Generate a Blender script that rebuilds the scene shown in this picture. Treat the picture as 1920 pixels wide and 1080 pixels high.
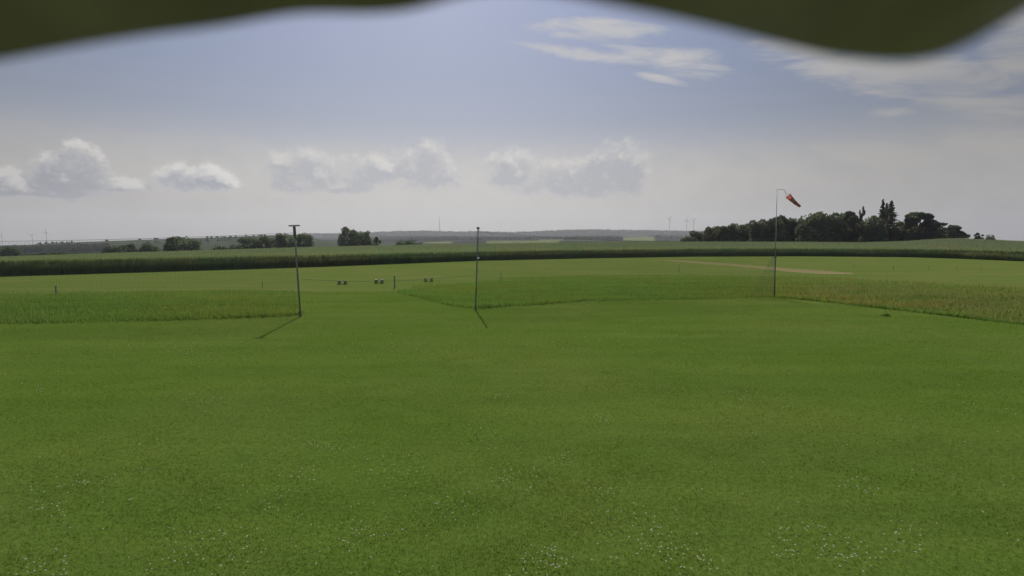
import bpy, bmesh, math, random
import numpy as np
from mathutils import Vector, Matrix
R = math.radians
random.seed(7); rng = np.random.default_rng(7)
sc = bpy.context.scene
for o in list(bpy.data.objects): bpy.data.objects.remove(o)
col = sc.collection

# ------------------------------------------------------------------ camera
F = 1050.0; CAMH = 3.2; HY = 440.0            # focal length in px of a 1920 px picture, lens height, horizon row
PITCH = math.atan((540-HY)/F)
cam = bpy.data.cameras.new('camera'); co = bpy.data.objects.new('camera', cam); col.objects.link(co)
co.location = (0, 0, CAMH); co.rotation_euler = (R(90)-PITCH, 0, 0)
cam.sensor_width = 36; cam.lens = F/1920*36; cam.clip_start = .01; cam.clip_end = 60000
cam.dof.use_dof = True; cam.dof.focus_distance = 17; cam.dof.aperture_fstop = 2.0
sc.camera = co
sc.render.resolution_x = 1024; sc.render.resolution_y = 576
sc.view_settings.view_transform = 'Standard'; sc.view_settings.look = 'None'
sc.view_settings.exposure = 0; sc.view_settings.gamma = 1

def slope(py):                                 # height change per metre of depth for a picture row
    b = (540-py)/F; t = math.tan(PITCH); return (b-t)/(1+b*t)
def at(px, py, Y):                             # a point at depth Y
    a = (px-960)/F; b = (540-py)/F
    yc = math.cos(PITCH)+b*math.sin(PITCH); zc = -math.sin(PITCH)+b*math.cos(PITCH)
    return Vector((a/yc*Y, Y, CAMH+zc/yc*Y))
def gnd(px, py):                               # a point on the flat ground z=0
    return at(px, py, -CAMH/slope(py))
def az(px): return math.atan((px-960)/F*math.cos(PITCH))
def el(px, py):
    v = at(px, py, 1)-Vector((0, 0, CAMH)); return math.atan2(v.z, math.hypot(v.x, v.y))

# ------------------------------------------------------------------ sun and sky
SUN_AZ = az(830); SUN_EL = R(37.5)
sd = Vector((math.sin(SUN_AZ)*math.cos(SUN_EL), math.cos(SUN_AZ)*math.cos(SUN_EL), math.sin(SUN_EL)))
sl = bpy.data.lights.new('sun', 'SUN'); so = bpy.data.objects.new('sun', sl); col.objects.link(so)
sl.energy = 3.3; sl.angle = R(.55); sl.color = (1, .93, .82)
so.rotation_euler = sd.to_track_quat('Z', 'Y').to_euler(); so.location = (0, 30, 60)

w = bpy.data.worlds.new("World"); sc.world = w; w.use_nodes = True
nt = w.node_tree; N = nt.nodes; L = nt.links; N.clear()
class G:                                       # tiny helper for building node maths
    def __init__(s, nt): s.nt = nt
    def n(s, t, **k):
        x = s.nt.nodes.new(t)
        for a, b in k.items(): setattr(x, a, b)
        return x
    def put(s, sock, v):
        if isinstance(v, bpy.types.NodeSocket): s.nt.links.new(v, sock)
        elif v is not None: sock.default_value = v
    def m(s, op, a, b=None, c=None, clamp=False):
        x = s.n('ShaderNodeMath', operation=op, use_clamp=clamp)
        for i, v in enumerate((a, b, c)):
            if v is not None: s.put(x.inputs[i], v)
        return x.outputs[0]
    def ss(s, v, a, b, lo=0., hi=1., kind='SMOOTHSTEP'):
        x = s.n('ShaderNodeMapRange', interpolation_type=kind, clamp=True) if kind != 'LINEAR' else s.n('ShaderNodeMapRange', clamp=True)
        for i, q in enumerate((v, a, b, lo, hi)): s.put(x.inputs[i], q)
        return x.outputs[0]
    def mix(s, f, a, b, bt='MIX'):
        x = s.n('ShaderNodeMix', data_type='RGBA', blend_type=bt); x.clamp_factor = True
        s.put(x.inputs[0], f)
        for i, v in ((6, a), (7, b)):
            if isinstance(v, tuple): v = (*v, 1) if len(v) == 3 else v
            s.put(x.inputs[i], v)
        return x.outputs[2]
    def noise(s, vec, scale, detail=4, rough=.55, dist=0.):
        x = s.n('ShaderNodeTexNoise'); s.put(x.inputs['Vector'], vec)
        x.inputs['Scale'].default_value = scale; x.inputs['Detail'].default_value = detail
        x.inputs['Roughness'].default_value = rough; x.inputs['Distortion'].default_value = dist
        return x.outputs['Fac']
    def xyz(s, x, y, z):
        c = s.n('ShaderNodeCombineXYZ')
        for i, v in enumerate((x, y, z)): s.put(c.inputs[i], v)
        return c.outputs[0]
g = G(nt)
tc = g.n('ShaderNodeTexCoord').outputs['Generated']
sep = g.n('ShaderNodeSeparateXYZ'); L.new(tc, sep.inputs[0]); dx, dy, dz = sep.outputs
A = g.m('MULTIPLY', g.m('ARCTAN2', dx, dy), 57.29578)            # azimuth from +Y, degrees
E = g.m('MULTIPLY', g.m('ARCSINE', dz), 57.29578)                # elevation, degrees
dot = g.n('ShaderNodeVectorMath', operation='DOT_PRODUCT'); L.new(tc, dot.inputs[0]); dot.inputs[1].default_value = sd
S = g.m('MULTIPLY', g.m('ARCCOSINE', g.m('MINIMUM', dot.outputs['Value'], .99999)), 57.29578)   # angle from the sun
sky = g.n('ShaderNodeTexSky', sky_type='NISHITA'); sky.sun_disc = False
sky.sun_elevation = SUN_EL; sky.sun_rotation = SUN_AZ; sky.dust_density = 3.0; sky.air_density = 1.2; sky.altitude = 400
ramp = g.n('ShaderNodeValToRGB'); L.new(g.ss(E, 0., 90., kind='LINEAR'), ramp.inputs[0])
cr = ramp.color_ramp
SK = [(0, (3.2, 3.05, 2.9)), (4, (3.6, 3.5, 3.4)), (9, (2.25, 2.57, 3.4)), (15, (1.56, 1.98, 3.12)), (24, (1.18, 1.63, 2.95)), (45, (2.6, 2.8, 3.4)), (90, (3.0, 3.2, 3.7))]  # upper stops, out of view, raised for extra fill light and softer contrast
SC = 6.0
while len(cr.elements) < len(SK): cr.elements.new(.5)
for e, (p, c) in zip(cr.elements, SK): e.position = p/90; e.color = (*[v/SC for v in c], 1)
grad = g.mix(1., ramp.outputs[0], (SC, SC, SC), 'MULTIPLY')
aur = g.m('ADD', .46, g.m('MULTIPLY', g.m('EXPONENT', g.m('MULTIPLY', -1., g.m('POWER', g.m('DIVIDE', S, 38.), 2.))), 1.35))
aur = g.m('ADD', aur, g.ss(S, 62., 105., 0., 1.1))  # added fill: unseen sky behind the camera brightened to light crop and tree fronts
aur_fill_c = g.n('ShaderNodeCombineXYZ')
for i in range(3): L.new(aur, aur_fill_c.inputs[i])
hz = g.mix(1., grad, aur_fill_c.outputs[0], 'MULTIPLY')
SKY_NISHITA = .10
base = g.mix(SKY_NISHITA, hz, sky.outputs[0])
# clouds, laid out by compass direction and height above the horizon
def blob(A, E, px, py, hw, hh, tilt=0, flat=1.):
    a0 = math.degrees(az(px)); e0 = math.degrees(el(px, py))
    ax = math.degrees(az(px+hw)-az(px-hw))/2; ay = math.degrees(el(px, py-hh)-el(px, py+hh))/2
    u = g.m('SUBTRACT', A, a0); v = g.m('SUBTRACT', E, e0); c, s_ = math.cos(R(tilt)), math.sin(R(tilt))
    uu = g.m('ADD', g.m('MULTIPLY', u, c/ax), g.m('MULTIPLY', v, s_/ax))
    vv = g.m('ADD', g.m('MULTIPLY', u, -s_/ay), g.m('MULTIPLY', v, c/ay))
    if flat != 1.: vv = g.m('MULTIPLY', vv, g.m('ADD', 1., g.m('MULTIPLY', g.m('LESS_THAN', vv, 0.), flat-1)))
    return g.m('SUBTRACT', 1., g.m('ADD', g.m('MULTIPLY', uu, uu), g.m('MULTIPLY', vv, vv)))
def group(A, E, bl):
    o = blob(A, E, *bl[0])
    for b in bl[1:]: o = g.m('MAXIMUM', o, blob(A, E, *b))
    return o
CS = [(140, 340, 88, 66, 0, 1.9), (28, 352, 56, 42, 0, 2.2), (225, 352, 74, 22, 0, 2), (375, 342, 72, 40, 0, 2.0), (110, 362, 150, 18, 0, 2)]
CF = [(570, 335, 80, 52, -8, 1.6), (800, 332, 80, 64, 0, 2.0), (715, 325, 80, 38, 0, 1.5), (600, 350, 120, 22, 0, 1.5), (1080, 345, 150, 46, 0, 1.6), (1155, 335, 66, 68, 0, 1.5), (960, 330, 58, 50, 0, 1.6)]
def cumulus(dA, dE):
    A_ = g.m('ADD', A, dA) if dA else A; E_ = g.m('ADD', E, dE) if dE else E
    wv = g.xyz(A_, g.m('MULTIPLY', E_, 1.25), 3.1)
    n_ = g.noise(wv, .40, 8, .60); n2 = g.noise(wv, 1.3, 5, .6)
    tx = g.m('ADD', g.m('MULTIPLY', g.m('SUBTRACT', n_, .47), 3.6), g.m('MULTIPLY', g.m('SUBTRACT', n2, .5), .9))
    lim = lambda q: g.m('MAXIMUM', q, -3.)
    return g.m('ADD', lim(group(A_, E_, CS)), tx), g.m('ADD', lim(group(A_, E_, CF)), tx), n_
vs, vf, nz = cumulus(0, 0)
vs2, vf2, _ = cumulus(.35, .95)
nzc = g.noise(g.xyz(g.m('MULTIPLY', A, .22), g.m('ADD', E, g.m('MULTIPLY', A, .12)), 9.), .55, 6, .6, .6)
ci = group(A, E, [(1235, 108, 120, 34, -14), (1120, 55, 140, 24, -6), (1120, 108, 190, 16, -8), (1640, 140, 280, 50, -16), (1220, 145, 60, 10, -15),
            (1810, 190, 150, 46, -12), (1657, 212, 58, 12, -6), (1650, 292, 190, 30, -8), (1860, 290, 140, 90, 0), (1890, 80, 90, 80, 0)])
vc = g.m('ADD', ci, g.m('MULTIPLY', g.m('SUBTRACT', nzc, .52), 4.4))
rim = lambda v: g.m('MULTIPLY', g.ss(v, .95, .15), .45)
ls = g.m('ADD', g.ss(g.m('SUBTRACT', vs, vs2), .1, 1.4), rim(vs)); lf = g.m('ADD', g.ss(g.m('SUBTRACT', vf, vf2), .1, 1.4), rim(vf))
litA = g.mix(ls, (2.95, 3.1, 3.6), (6.8, 6.6, 6.3))
litB = g.mix(lf, (3.3, 3.4, 3.75), (5.7, 5.5, 5.2))
def lum(c): return g.mix(1., c, g.xyz(g.ss(S, 26., 52., 1.26, .76), g.ss(S, 26., 52., 1.26, .76), g.ss(S, 26., 52., 1.26, .76)), 'MULTIPLY')
c1 = g.mix(g.m('MULTIPLY', g.ss(vc, -.25, 1.2), .8), base, lum((4.5, 4.35, 4.15)))
haze_band = g.m('MULTIPLY', g.ss(E, 11.5, 4.0), g.ss(nz, .25, .6, .6, .9))
c2 = g.mix(haze_band, c1, lum((5.1, 4.9, 4.65)))
c3 = g.mix(g.m('MULTIPLY', g.ss(vf, -.3, .95), .8), c2, lum(litB))
c4 = g.mix(g.m('MULTIPLY', g.ss(vs, -.15, .6), .9), c3, lum(litA))
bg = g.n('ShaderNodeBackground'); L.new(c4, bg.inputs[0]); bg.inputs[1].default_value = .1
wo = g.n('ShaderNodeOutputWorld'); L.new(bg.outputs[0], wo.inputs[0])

# ------------------------------------------------------------------ helpers
def tag(o, label=None, cat=None, group=None, kind=None):
    if label: o['label'] = label
    if cat: o['category'] = cat
    if group: o['group'] = group
    if kind: o['kind'] = kind
    return o
def link(name, me, mat, parent=None):
    o = bpy.data.objects.new(name, me); col.objects.link(o)
    if mat: me.materials.clear(); me.materials.append(mat)
    if parent: o.parent = parent
    return o
def empty(name, loc, label, cat, group=None, rz=0.):
    o = bpy.data.objects.new(name, None); col.objects.link(o); o.location = loc; o.rotation_euler = (0, 0, rz)
    o.empty_display_size = .3
    return tag(o, label, cat, group)
def npmesh(name, V, faces, attrs=None, smooth=False):            # faces: int array (n, 3|4)
    me = bpy.data.meshes.new(name); V = np.asarray(V, np.float32); Fa = np.asarray(faces, np.int32)
    k = Fa.shape[1]; me.vertices.add(len(V)); me.vertices.foreach_set('co', V.ravel())
    me.loops.add(Fa.size); me.loops.foreach_set('vertex_index', Fa.ravel())
    me.polygons.add(len(Fa)); me.polygons.foreach_set('loop_start', np.arange(0, Fa.size, k, dtype=np.int32))
    if smooth: me.polygons.foreach_set('use_smooth', np.ones(len(Fa), bool))
    me.update(calc_edges=True)
    for an, (ty, arr) in (attrs or {}).items():
        a = me.attributes.new(an, ty, 'POINT')
        a.data.foreach_set('value' if ty == 'FLOAT' else 'color', np.asarray(arr, np.float32).ravel())
    return me
def add_tube(bm, pts, rads, n=8, cap=True):
    rings = []
    for i, p in enumerate(pts):
        p = Vector(p); q0 = Vector(pts[max(i-1, 0)]); q1 = Vector(pts[min(i+1, len(pts)-1)])
        t = (q1-q0).normalized(); a = t.orthogonal().normalized() if abs(t.z) < .95 else t.cross(Vector((1, 0, 0))).normalized()
        b = t.cross(a); r = rads[i] if hasattr(rads, '__len__') else rads
        rings.append([bm.verts.new(p+(a*math.cos(2*math.pi*k/n)+b*math.sin(2*math.pi*k/n))*r) for k in range(n)])
    for A_, B_ in zip(rings, rings[1:]):
        for k in range(n): bm.faces.new((A_[k], A_[(k+1) % n], B_[(k+1) % n], B_[k]))
    if cap:
        bm.faces.new(rings[0][::-1]); bm.faces.new(rings[-1])
def add_box(bm, c, s, M=None, bev=0.):
    r = bmesh.ops.create_cube(bm, size=1); vs = r['verts']
    for v in vs: v.co = Vector((v.co.x*s[0], v.co.y*s[1], v.co.z*s[2]))
    if bev:
        es = list({e for v in vs for e in v.link_edges})
        rr = bmesh.ops.bevel(bm, geom=es, offset=bev, segments=2, affect='EDGES'); vs = list({v for f in rr['faces'] for v in f.verts} | {v for v in vs if v.is_valid})
    for v in vs:
        if M: v.co = M @ v.co
        v.co += Vector(c)
def bmo(name, fn, mat, parent=None, smooth=False):
    bm = bmesh.new(); fn(bm); bmesh.ops.recalc_face_normals(bm, faces=bm.faces)
    me = bpy.data.meshes.new(name); bm.to_mesh(me); bm.free()
    if smooth: me.polygons.foreach_set('use_smooth', [True]*len(me.polygons))
    return link(name, me, mat, parent)

# ------------------------------------------------------------------ materials
def mat(name, build):
    m = bpy.data.materials.new(name); m.use_nodes = True; m.node_tree.nodes.clear()
    h = G(m.node_tree); out = h.n('ShaderNodeOutputMaterial'); s = build(h, out)
    if s: m.node_tree.links.new(s, out.inputs[0])
    return m
def pos(h): return h.n('ShaderNodeNewGeometry').outputs['Position']
def plain(name, c, rough=.6, metal=0., var=.25, scale=8.):
    def b(h, out):
        nn = h.noise(h.n('ShaderNodeTexCoord').outputs['Object'], scale, 5)
        p = h.n('ShaderNodeBsdfPrincipled')
        h.put(p.inputs['Base Color'], h.mix(h.ss(nn, .3, .7), tuple(v*(1-var) for v in c), tuple(min(1, v*(1+var)) for v in c)))
        p.inputs['Roughness'].default_value = rough; p.inputs['Metallic'].default_value = metal
        return p.outputs[0]
    return mat(name, b)
def grass_mat(name, ca, cb, cc, transl=.45, spec=.25):       # blades: per-blade tint, patches, light through them
    def b(h, out):
        t = h.n('ShaderNodeAttribute', attribute_name='tint').outputs['Fac']
        P = pos(h)
        c = h.mix(t, ca, cb); c = h.mix(h.ss(h.noise(P, .35, 4), .42, .72), c, cc)
        c = h.mix(h.ss(h.noise(P, .11, 4), .42, .62, 0., .7), c, h.mix(1., c, (1.28, .98, .9), 'MULTIPLY'))
        mp = h.n('ShaderNodeMapping'); h.nt.links.new(P, mp.inputs[0]); mp.inputs['Scale'].default_value = (.12, 1.0, 1.); mp.inputs['Rotation'].default_value = (0, 0, .12)
        c = h.mix(1., c, h.mix(h.ss(h.noise(mp.outputs[0], .7, 5, .6), .35, .65), (.92, .94, .92), (1.06, 1.04, 1.03)), 'MULTIPLY')
        d = h.n('ShaderNodeBsdfDiffuse'); h.put(d.inputs[0], c)
        tr = h.n('ShaderNodeBsdfTranslucent'); h.put(tr.inputs[0], h.mix(1., c, (1.2, 1.35, .75), 'MULTIPLY'))
        mx = h.n('ShaderNodeMixShader'); mx.inputs[0].default_value = transl
        m_ = h.nt.links.new; m_(d.outputs[0], mx.inputs[1]); m_(tr.outputs[0], mx.inputs[2])
        return mx.outputs[0]
    return mat(name, b)
def ground_mat(name, ca, cb, cc, attr=False, bump=.5, sheen=.0):
    def b(h, out):
        P = pos(h)
        mp = h.n('ShaderNodeMapping'); h.nt.links.new(P, mp.inputs[0]); mp.inputs['Scale'].default_value = (.12, 1.0, 1.); mp.inputs['Rotation'].default_value = (0, 0, .12)
        n1 = h.noise(P, .12, 5, .6); n4 = h.noise(mp.outputs[0], .7, 5, .6); n2 = h.noise(P, 1.1, 6, .65); n3 = h.noise(P, 14., 5, .7)
        c = h.mix(h.ss(n1, .38, .64), ca, cb)
        c = h.mix(h.ss(n2, .50, .78, 0., .8), c, cc)
        c = h.mix(1., c, h.mix(h.ss(n3, .3, .7), (.82, .84, .82), (1.14, 1.13, 1.12)), 'MULTIPLY')
        c = h.mix(1., c, h.mix(h.ss(n4, .35, .65), (.92, .94, .92), (1.06, 1.04, 1.03)), 'MULTIPLY')
        if attr:
            a = h.n('ShaderNodeAttribute', attribute_name='cover')
            ca_ = h.mix(1., a.outputs['Color'], h.mix(h.ss(h.noise(P, .02, 5, .7), .35, .65), (.8, .82, .8), (1.2, 1.18, 1.2)), 'MULTIPLY')
            c = h.mix(a.outputs['Alpha'], c, ca_)
        p = h.n('ShaderNodeBsdfPrincipled'); h.put(p.inputs['Base Color'], c); p.inputs['Roughness'].default_value = .9
        p.inputs['Specular IOR Level'].default_value = 0.
        p.inputs['Sheen Weight'].default_value = sheen; p.inputs['Sheen Roughness'].default_value = .5
        h.put(p.inputs['Sheen Tint'], (.75, .9, .35, 1))
        bp = h.n('ShaderNodeBump'); bp.inputs['Strength'].default_value = bump; bp.inputs['Distance'].default_value = .05
        h.put(bp.inputs['Height'], h.m('ADD', n3, h.m('MULTIPLY', n2, 2.))); h.nt.links.new(bp.outputs[0], p.inputs['Normal'])
        return p.outputs[0]
    return mat(name, b)
M_ground = ground_mat('lawn_ground', (.108, .172, .029), (.128, .182, .037), (.094, .160, .029), attr=True)
M_run = ground_mat('runway_grass', (.138, .188, .045), (.160, .194, .054), (.120, .178, .040), bump=.3)
M_bare = ground_mat('dry_streak', (.29, .24, .13), (.24, .215, .10), (.17, .18, .06), bump=.3)
M_lawn = grass_mat('lawn_blades', (.110, .176, .027), (.122, .186, .031), (.122, .164, .036), .5)
M_tall = grass_mat('tall_grass', (.135, .215, .058), (.16, .235, .070), (.150, .215, .068), .52)
M_dry = grass_mat('dry_tall_grass', (.22, .205, .10), (.26, .215, .115), (.19, .21, .08), .52)
M_crop = grass_mat('crop_blades', (.175, .22, .155), (.21, .255, .175), (.175, .225, .145), .55)
M_leaf = grass_mat('leaves', (.085, .12, .085), (.115, .155, .10), (.085, .125, .085), .5)
M_leafd = grass_mat('dark_leaves', (.10, .115, .10), (.13, .145, .12), (.10, .12, .10), .5)
M_needle = grass_mat('needles', (.10, .115, .10), (.13, .145, .12), (.10, .12, .10), .5)
M_bark = plain('bark', (.06, .05, .04), .9)
M_wood = plain('weathered_wood', (.19, .19, .15), .85)
M_steel = plain('galvanised_steel', (.40, .41, .42), .5, .3, .1)
M_dkst = plain('dark_painted_steel', (.12, .13, .09), .6, .1, .2)
M_white = plain('white_plastic', (.8, .8, .78), .4, 0, .04)
M_dark = plain('dark_plastic', (.07, .08, .05), .6)
M_rope = plain('rope', (.22, .22, .18), .9)
M_net = plain('net_cord', (.05, .07, .045), .8)
M_far = plain('far_tower_paint', (.16, .16, .17), .6, 0, .05)

# ------------------------------------------------------------------ terrain
def tab(*p):
    xs, ys = zip(*p); return lambda x: np.interp(x, xs, ys)
edge_y = tab((-300, 527), (0, 518), (300, 509), (600, 500), (900, 488.5), (1100, 484), (1300, 481), (1500, 480.3), (1700, 482), (1800, 485), (1920, 490), (2300, 508))
crest_y = tab((-300, 489), (0, 481), (200, 474), (400, 468), (560, 463), (700, 459.5), (900, 456), (1200, 452), (1500, 452.5), (1620, 453.5), (1700, 451), (1760, 446.5), (1800, 445.5), (1850, 448), (1920, 451), (2300, 462))
crest_d = tab((-300, 90), (0, 105), (400, 130), (900, 160), (1300, 175), (1700, 175), (1920, 150), (2300, 120))
CH = 1.3
vslope = np.vectorize(slope)
def edge_Y(px): return -CAMH/vslope(edge_y(px))
def zfrom(py, Y): return CAMH+vslope(py)*Y
FARN = [  # depth, picture row by column
 (900, tab((-300, 480), (0, 474), (200, 471), (400, 470), (600, 464), (900, 463), (1300, 462), (1920, 478))),
 (1400, tab((-300, 466), (0, 460), (60, 458.5), (90, 456), (130, 454.5), (200, 452), (300, 448.3), (400, 445.3), (480, 442), (560, 439.5), (600, 449), (640, 455), (900, 459), (1300, 458), (1920, 470))),
 (1800, tab((-300, 475), (0, 470), (400, 462), (560, 452), (610, 451), (660, 455), (720, 458), (800, 453.5), (900, 451), (1000, 450.5), (1130, 450), (1200, 451), (1300, 454), (1920, 468))),
 (2800, tab((-300, 475), (0, 472), (400, 462), (560, 450), (640, 448), (740, 447), (800, 446), (900, 447.5), (1000, 448), (1100, 447), (1160, 447), (1210, 444), (1300, 447), (1920, 460))),
 (4500, tab((-300, 475), (0, 468), (200, 459), (400, 451), (560, 443), (590, 441), (640, 441.5), (690, 439.5), (740, 437), (800, 436), (850, 438), (900, 437), (960, 439), (1000, 437.5), (1060, 434.5), (1110, 433.5), (1160, 434.5), (1260, 436), (1300, 437), (1500, 439), (1920, 455))),
 (7500, tab((-300, 485), (0, 475), (900, 455), (1920, 465)))]
NODE_N = [14, 8, 4, 5, 6, 10, 6, 10, 14, 3]
def profile(px):
    e = float(edge_Y(px)); cd = float(crest_d(px)); zc = float(zfrom(crest_y(px), cd))-CH
    Ys = [0., e, cd, cd+70, 420.]; Zs = [0., 0., zc, zc-2.2, zc-11.]
    for Y, t in FARN: Ys.append(Y); Zs.append(float(zfrom(t(px), Y)))
    return Ys, Zs
def theta_px(th): return 960+math.tan(th)/math.cos(PITCH)*F
def height(X, Y):                              # terrain height under a point in front
    px = 960+X/Y/math.cos(PITCH)*F if Y > .1 else 960
    Ys, Zs = profile(px); return float(np.interp(Y, Ys, Zs))
FIELD = (.062, .082, .045); FIELD2 = (.17, .20, .07); FOREST = (.022, .032, .020); MEAD = (.075, .105, .045)
def cover(px, seg, t):
    if seg <= 1: return (0, 0, 0, 0)
    if seg <= 3: return (*FIELD, 1)
    if seg == 4: return (*(FOREST if px < 210 else MEAD), 1)
    if seg == 5: return (*(FOREST if px < 160+60*t and t < .35 else FIELD), 1)
    if seg == 6: return (*(FIELD2 if (915 < px < 1050 or 560 < px < 650 or 795 < px < 850) and t > .3 else FOREST if px > 680 else FIELD), 1)
    if seg == 7: return (*(FIELD2 if 1165 < px < 1225 or 1010 < px < 1140 and t < .35 else FOREST), 1)
    return (*(FIELD if 1175 < px < 1215 and seg == 8 and t < .4 else FOREST), 1)
ths = list(np.arange(-50, 50.01, .35)) + list(np.arange(54, 307, 4.))
rowsV = []; rowsC = []
for thd in ths:
    th = R(thd); thc = th if abs(thd) <= 50 else R(50 if thd < 180 else -50)
    px = theta_px(thc); Ys, Zs = profile(px); k = 1/math.cos(thc)
    c_ = []; v_ = []
    for s in range(len(Ys)-1):
        for j in range(NODE_N[s]):
            t = j/NODE_N[s]
            if s == 0 and j == 0: t = .01
            tt = t*t if s == 0 else t
            Yd = Ys[s]+(Ys[s+1]-Ys[s])*tt
            z = float(Zs[s]+(Zs[s+1]-Zs[s])*(tt if s in (0, 1) else tt*tt*(3-2*tt)*.5+tt*.5))
            r = Yd*k
            v_.append((math.sin(th)*r, math.cos(th)*r, z)); c_.append(cover(px, s, t))
    v_.append((math.sin(th)*Ys[-1]*k, math.cos(th)*Ys[-1]*k, Zs[-1])); c_.append((*FOREST, 1))
    rowsV.append(v_); rowsC.append(c_)
nr = len(rowsV[0]); nc = len(rowsV)
V = np.array(rowsV).reshape(-1, 3); C = np.array(rowsC).reshape(-1, 4)
V = np.vstack([V, [[0, 0, 0]]]); C = np.vstack([C, [[0, 0, 0, 0]]])
quads = [(i*nr+j, ((i+1) % nc)*nr+j, ((i+1) % nc)*nr+j+1, i*nr+j+1) for i in range(nc) for j in range(nr-1)]
quads += [(len(V)-1, ((i+1) % nc)*nr, i*nr, i*nr) for i in range(0)]
tris = [(len(V)-1, ((i+1) % nc)*nr, i*nr) for i in range(nc)]
me = npmesh('ground', V, quads, {'cover': ('FLOAT_COLOR', C)}, True)
bm = bmesh.new(); bm.from_mesh(me); bm.verts.ensure_lookup_table()
for t_ in tris: bm.faces.new([bm.verts[i] for i in t_])
bmesh.ops.recalc_face_normals(bm, faces=bm.faces)
if sum(f.normal.z for f in bm.faces) < 0: bmesh.ops.reverse_faces(bm, faces=bm.faces)
bm.to_mesh(me); bm.free()
tag(link('ground', me, M_ground), kind='structure')

# mown runway between the long grass and the crop
def sheet(name, ring, z, m):
    def f(bm):
        bm.faces.new([bm.verts.new((p.x, p.y, z)) for p in ring])
    return tag(bmo(name, f, m), kind='structure')
def below_edge(px, d):                         # on the crop's edge, d metres nearer
    Y = float(edge_Y(px)); p = at(px, HY, Y); return Vector((p.x*(Y-d)/Y, Y-d, 0))
ring = [below_edge(x, .3) for x in range(-300, 2301, 50)]
ring += [gnd(x, y) for x, y in ((2300, 572), (1920, 541), (1700, 528), (1500, 519), (1300, 515), (1100, 516), (950, 522), (830, 535), (745, 546), (600, 548), (450, 543), (0, 553), (-300, 565))]
sheet('runway', ring, .004, M_run)
up = [(1225, 487), (1290, 489.5), (1360, 494), (1430, 499.5), (1490, 504), (1560, 509), (1600, 512)]
dn = [(1600, 514), (1545, 514), (1480, 510), (1420, 503), (1350, 497), (1280, 491.5)]
sheet('bare_strip', [gnd(*p) for p in up+dn], .009, M_bare)

# ------------------------------------------------------------------ grass
def blades(base, h, wd, lean, tint, bend=False, cast=None):
    n = len(base); yaw = rng.uniform(0, 2*np.pi, n); la = rng.uniform(0, 2*np.pi, n)
    d = np.stack([np.cos(yaw), np.sin(yaw), np.zeros(n)], 1)*wd[:, None]/2
    L_ = np.stack([np.cos(la), np.sin(la), np.zeros(n)], 1)*(lean*h)[:, None]
    up_ = np.zeros((n, 3)); up_[:, 2] = h
    if not bend:
        V = np.stack([base-d, base+d, base+up_+L_], 1).reshape(-1, 3); Fa = np.arange(3*n).reshape(n, 3); kk = 3
    else:
        mid = base+up_*.6+L_*.35
        V = np.stack([base-d, base+d, mid+d*.8, mid-d*.8, base+up_+L_+d*.15, base+up_+L_-d*.15], 1).reshape(-1, 3); i = np.arange(n)*6
        Fa = np.concatenate([np.stack([i, i+1, i+2, i+3], 1), np.stack([i+3, i+2, i+4, i+5], 1)]); kk = 6
    return V, Fa, np.repeat(tint, kk)
def inpoly(P, poly):
    x, y = P[:, 0], P[:, 1]; c = np.zeros(len(P), bool); n = len(poly)
    for i in range(n):
        a, b = poly[i], poly[(i+1) % n]
        if a[1] == b[1]: continue
        c ^= ((a[1] > y) != (b[1] > y)) & (x < (b[0]-a[0])*(y-a[1])/(b[1]-a[1])+a[0])
    return c
def pts(poly): return [(gnd(*p).x, gnd(*p).y) for p in poly]
POLY_L = pts([(-260, 614), (0, 606.5), (180, 603), (300, 600), (430, 596), (562, 590.5), (560, 572), (548, 545), (300, 545), (0, 548), (-260, 552)])
POLY_R = pts([(745, 547), (800, 561), (850, 573), (891, 578), (960, 573), (1000, 571), (1100, 563.5), (1300, 560.5), (1452, 557), (1520, 563), (1600, 572), (1750, 589), (1920, 609), (2150, 636),
              (2200, 565), (1920, 537), (1700, 525), (1500, 515), (1300, 514), (1100, 516), (950, 519), (800, 528)])
def clump(Q, s, seed):                          # patchy 0..1 field
    q = Q*s+seed; return .5+.25*(np.sin(q[:, 0]*1.3+2*np.sin(q[:, 1]*.7))+np.sin(q[:, 1]*1.9+1.7*np.sin(q[:, 0]*.9+1)))
# lawn: wedge in front of the camera, thinner with distance
n = 600000
r = 4.2*np.exp(rng.uniform(0, 1, n)*math.log(34/4.2)); th = rng.uniform(-R(68), R(68), n)
B = np.stack([np.sin(th)*r, np.cos(th)*r, np.zeros(n)], 1)
keep = (rng.uniform(0, 1, n) < .35+.65*clump(B[:, :2], .8, 2.)*clump(B[:, :2], 3.1, 5.)*1.6) & ~(inpoly(B, POLY_L) | inpoly(B, POLY_R)); B = B[keep]; r = r[keep]
V, Fa, T = blades(B, rng.uniform(.009, .022, len(B))*(1+r/80), .0035+.0007*r*rng.uniform(.6, 1.3, len(B)), rng.uniform(.2, 1.1, len(B)), rng.uniform(0, 1, len(B)))
tag(link('lawn_grass', npmesh('lawn_grass', V, Fa, {'tint': ('FLOAT', T)}), M_lawn), 'short mown green lawn grass covering the foreground', 'grass', kind='stuff')
def scatter_poly(poly, dens):
    P = np.array(poly); lo, hi = P.min(0), P.max(0); n = int(dens*np.prod(hi-lo))
    Q = rng.uniform(lo, hi, (n, 2)); return Q[inpoly(Q, poly)]
backf = tab((-300, 548), (0, 545), (560, 541), (745, 530), (1000, 517), (1300, 514), (1500, 515), (1920, 535), (2300, 560))
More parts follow.
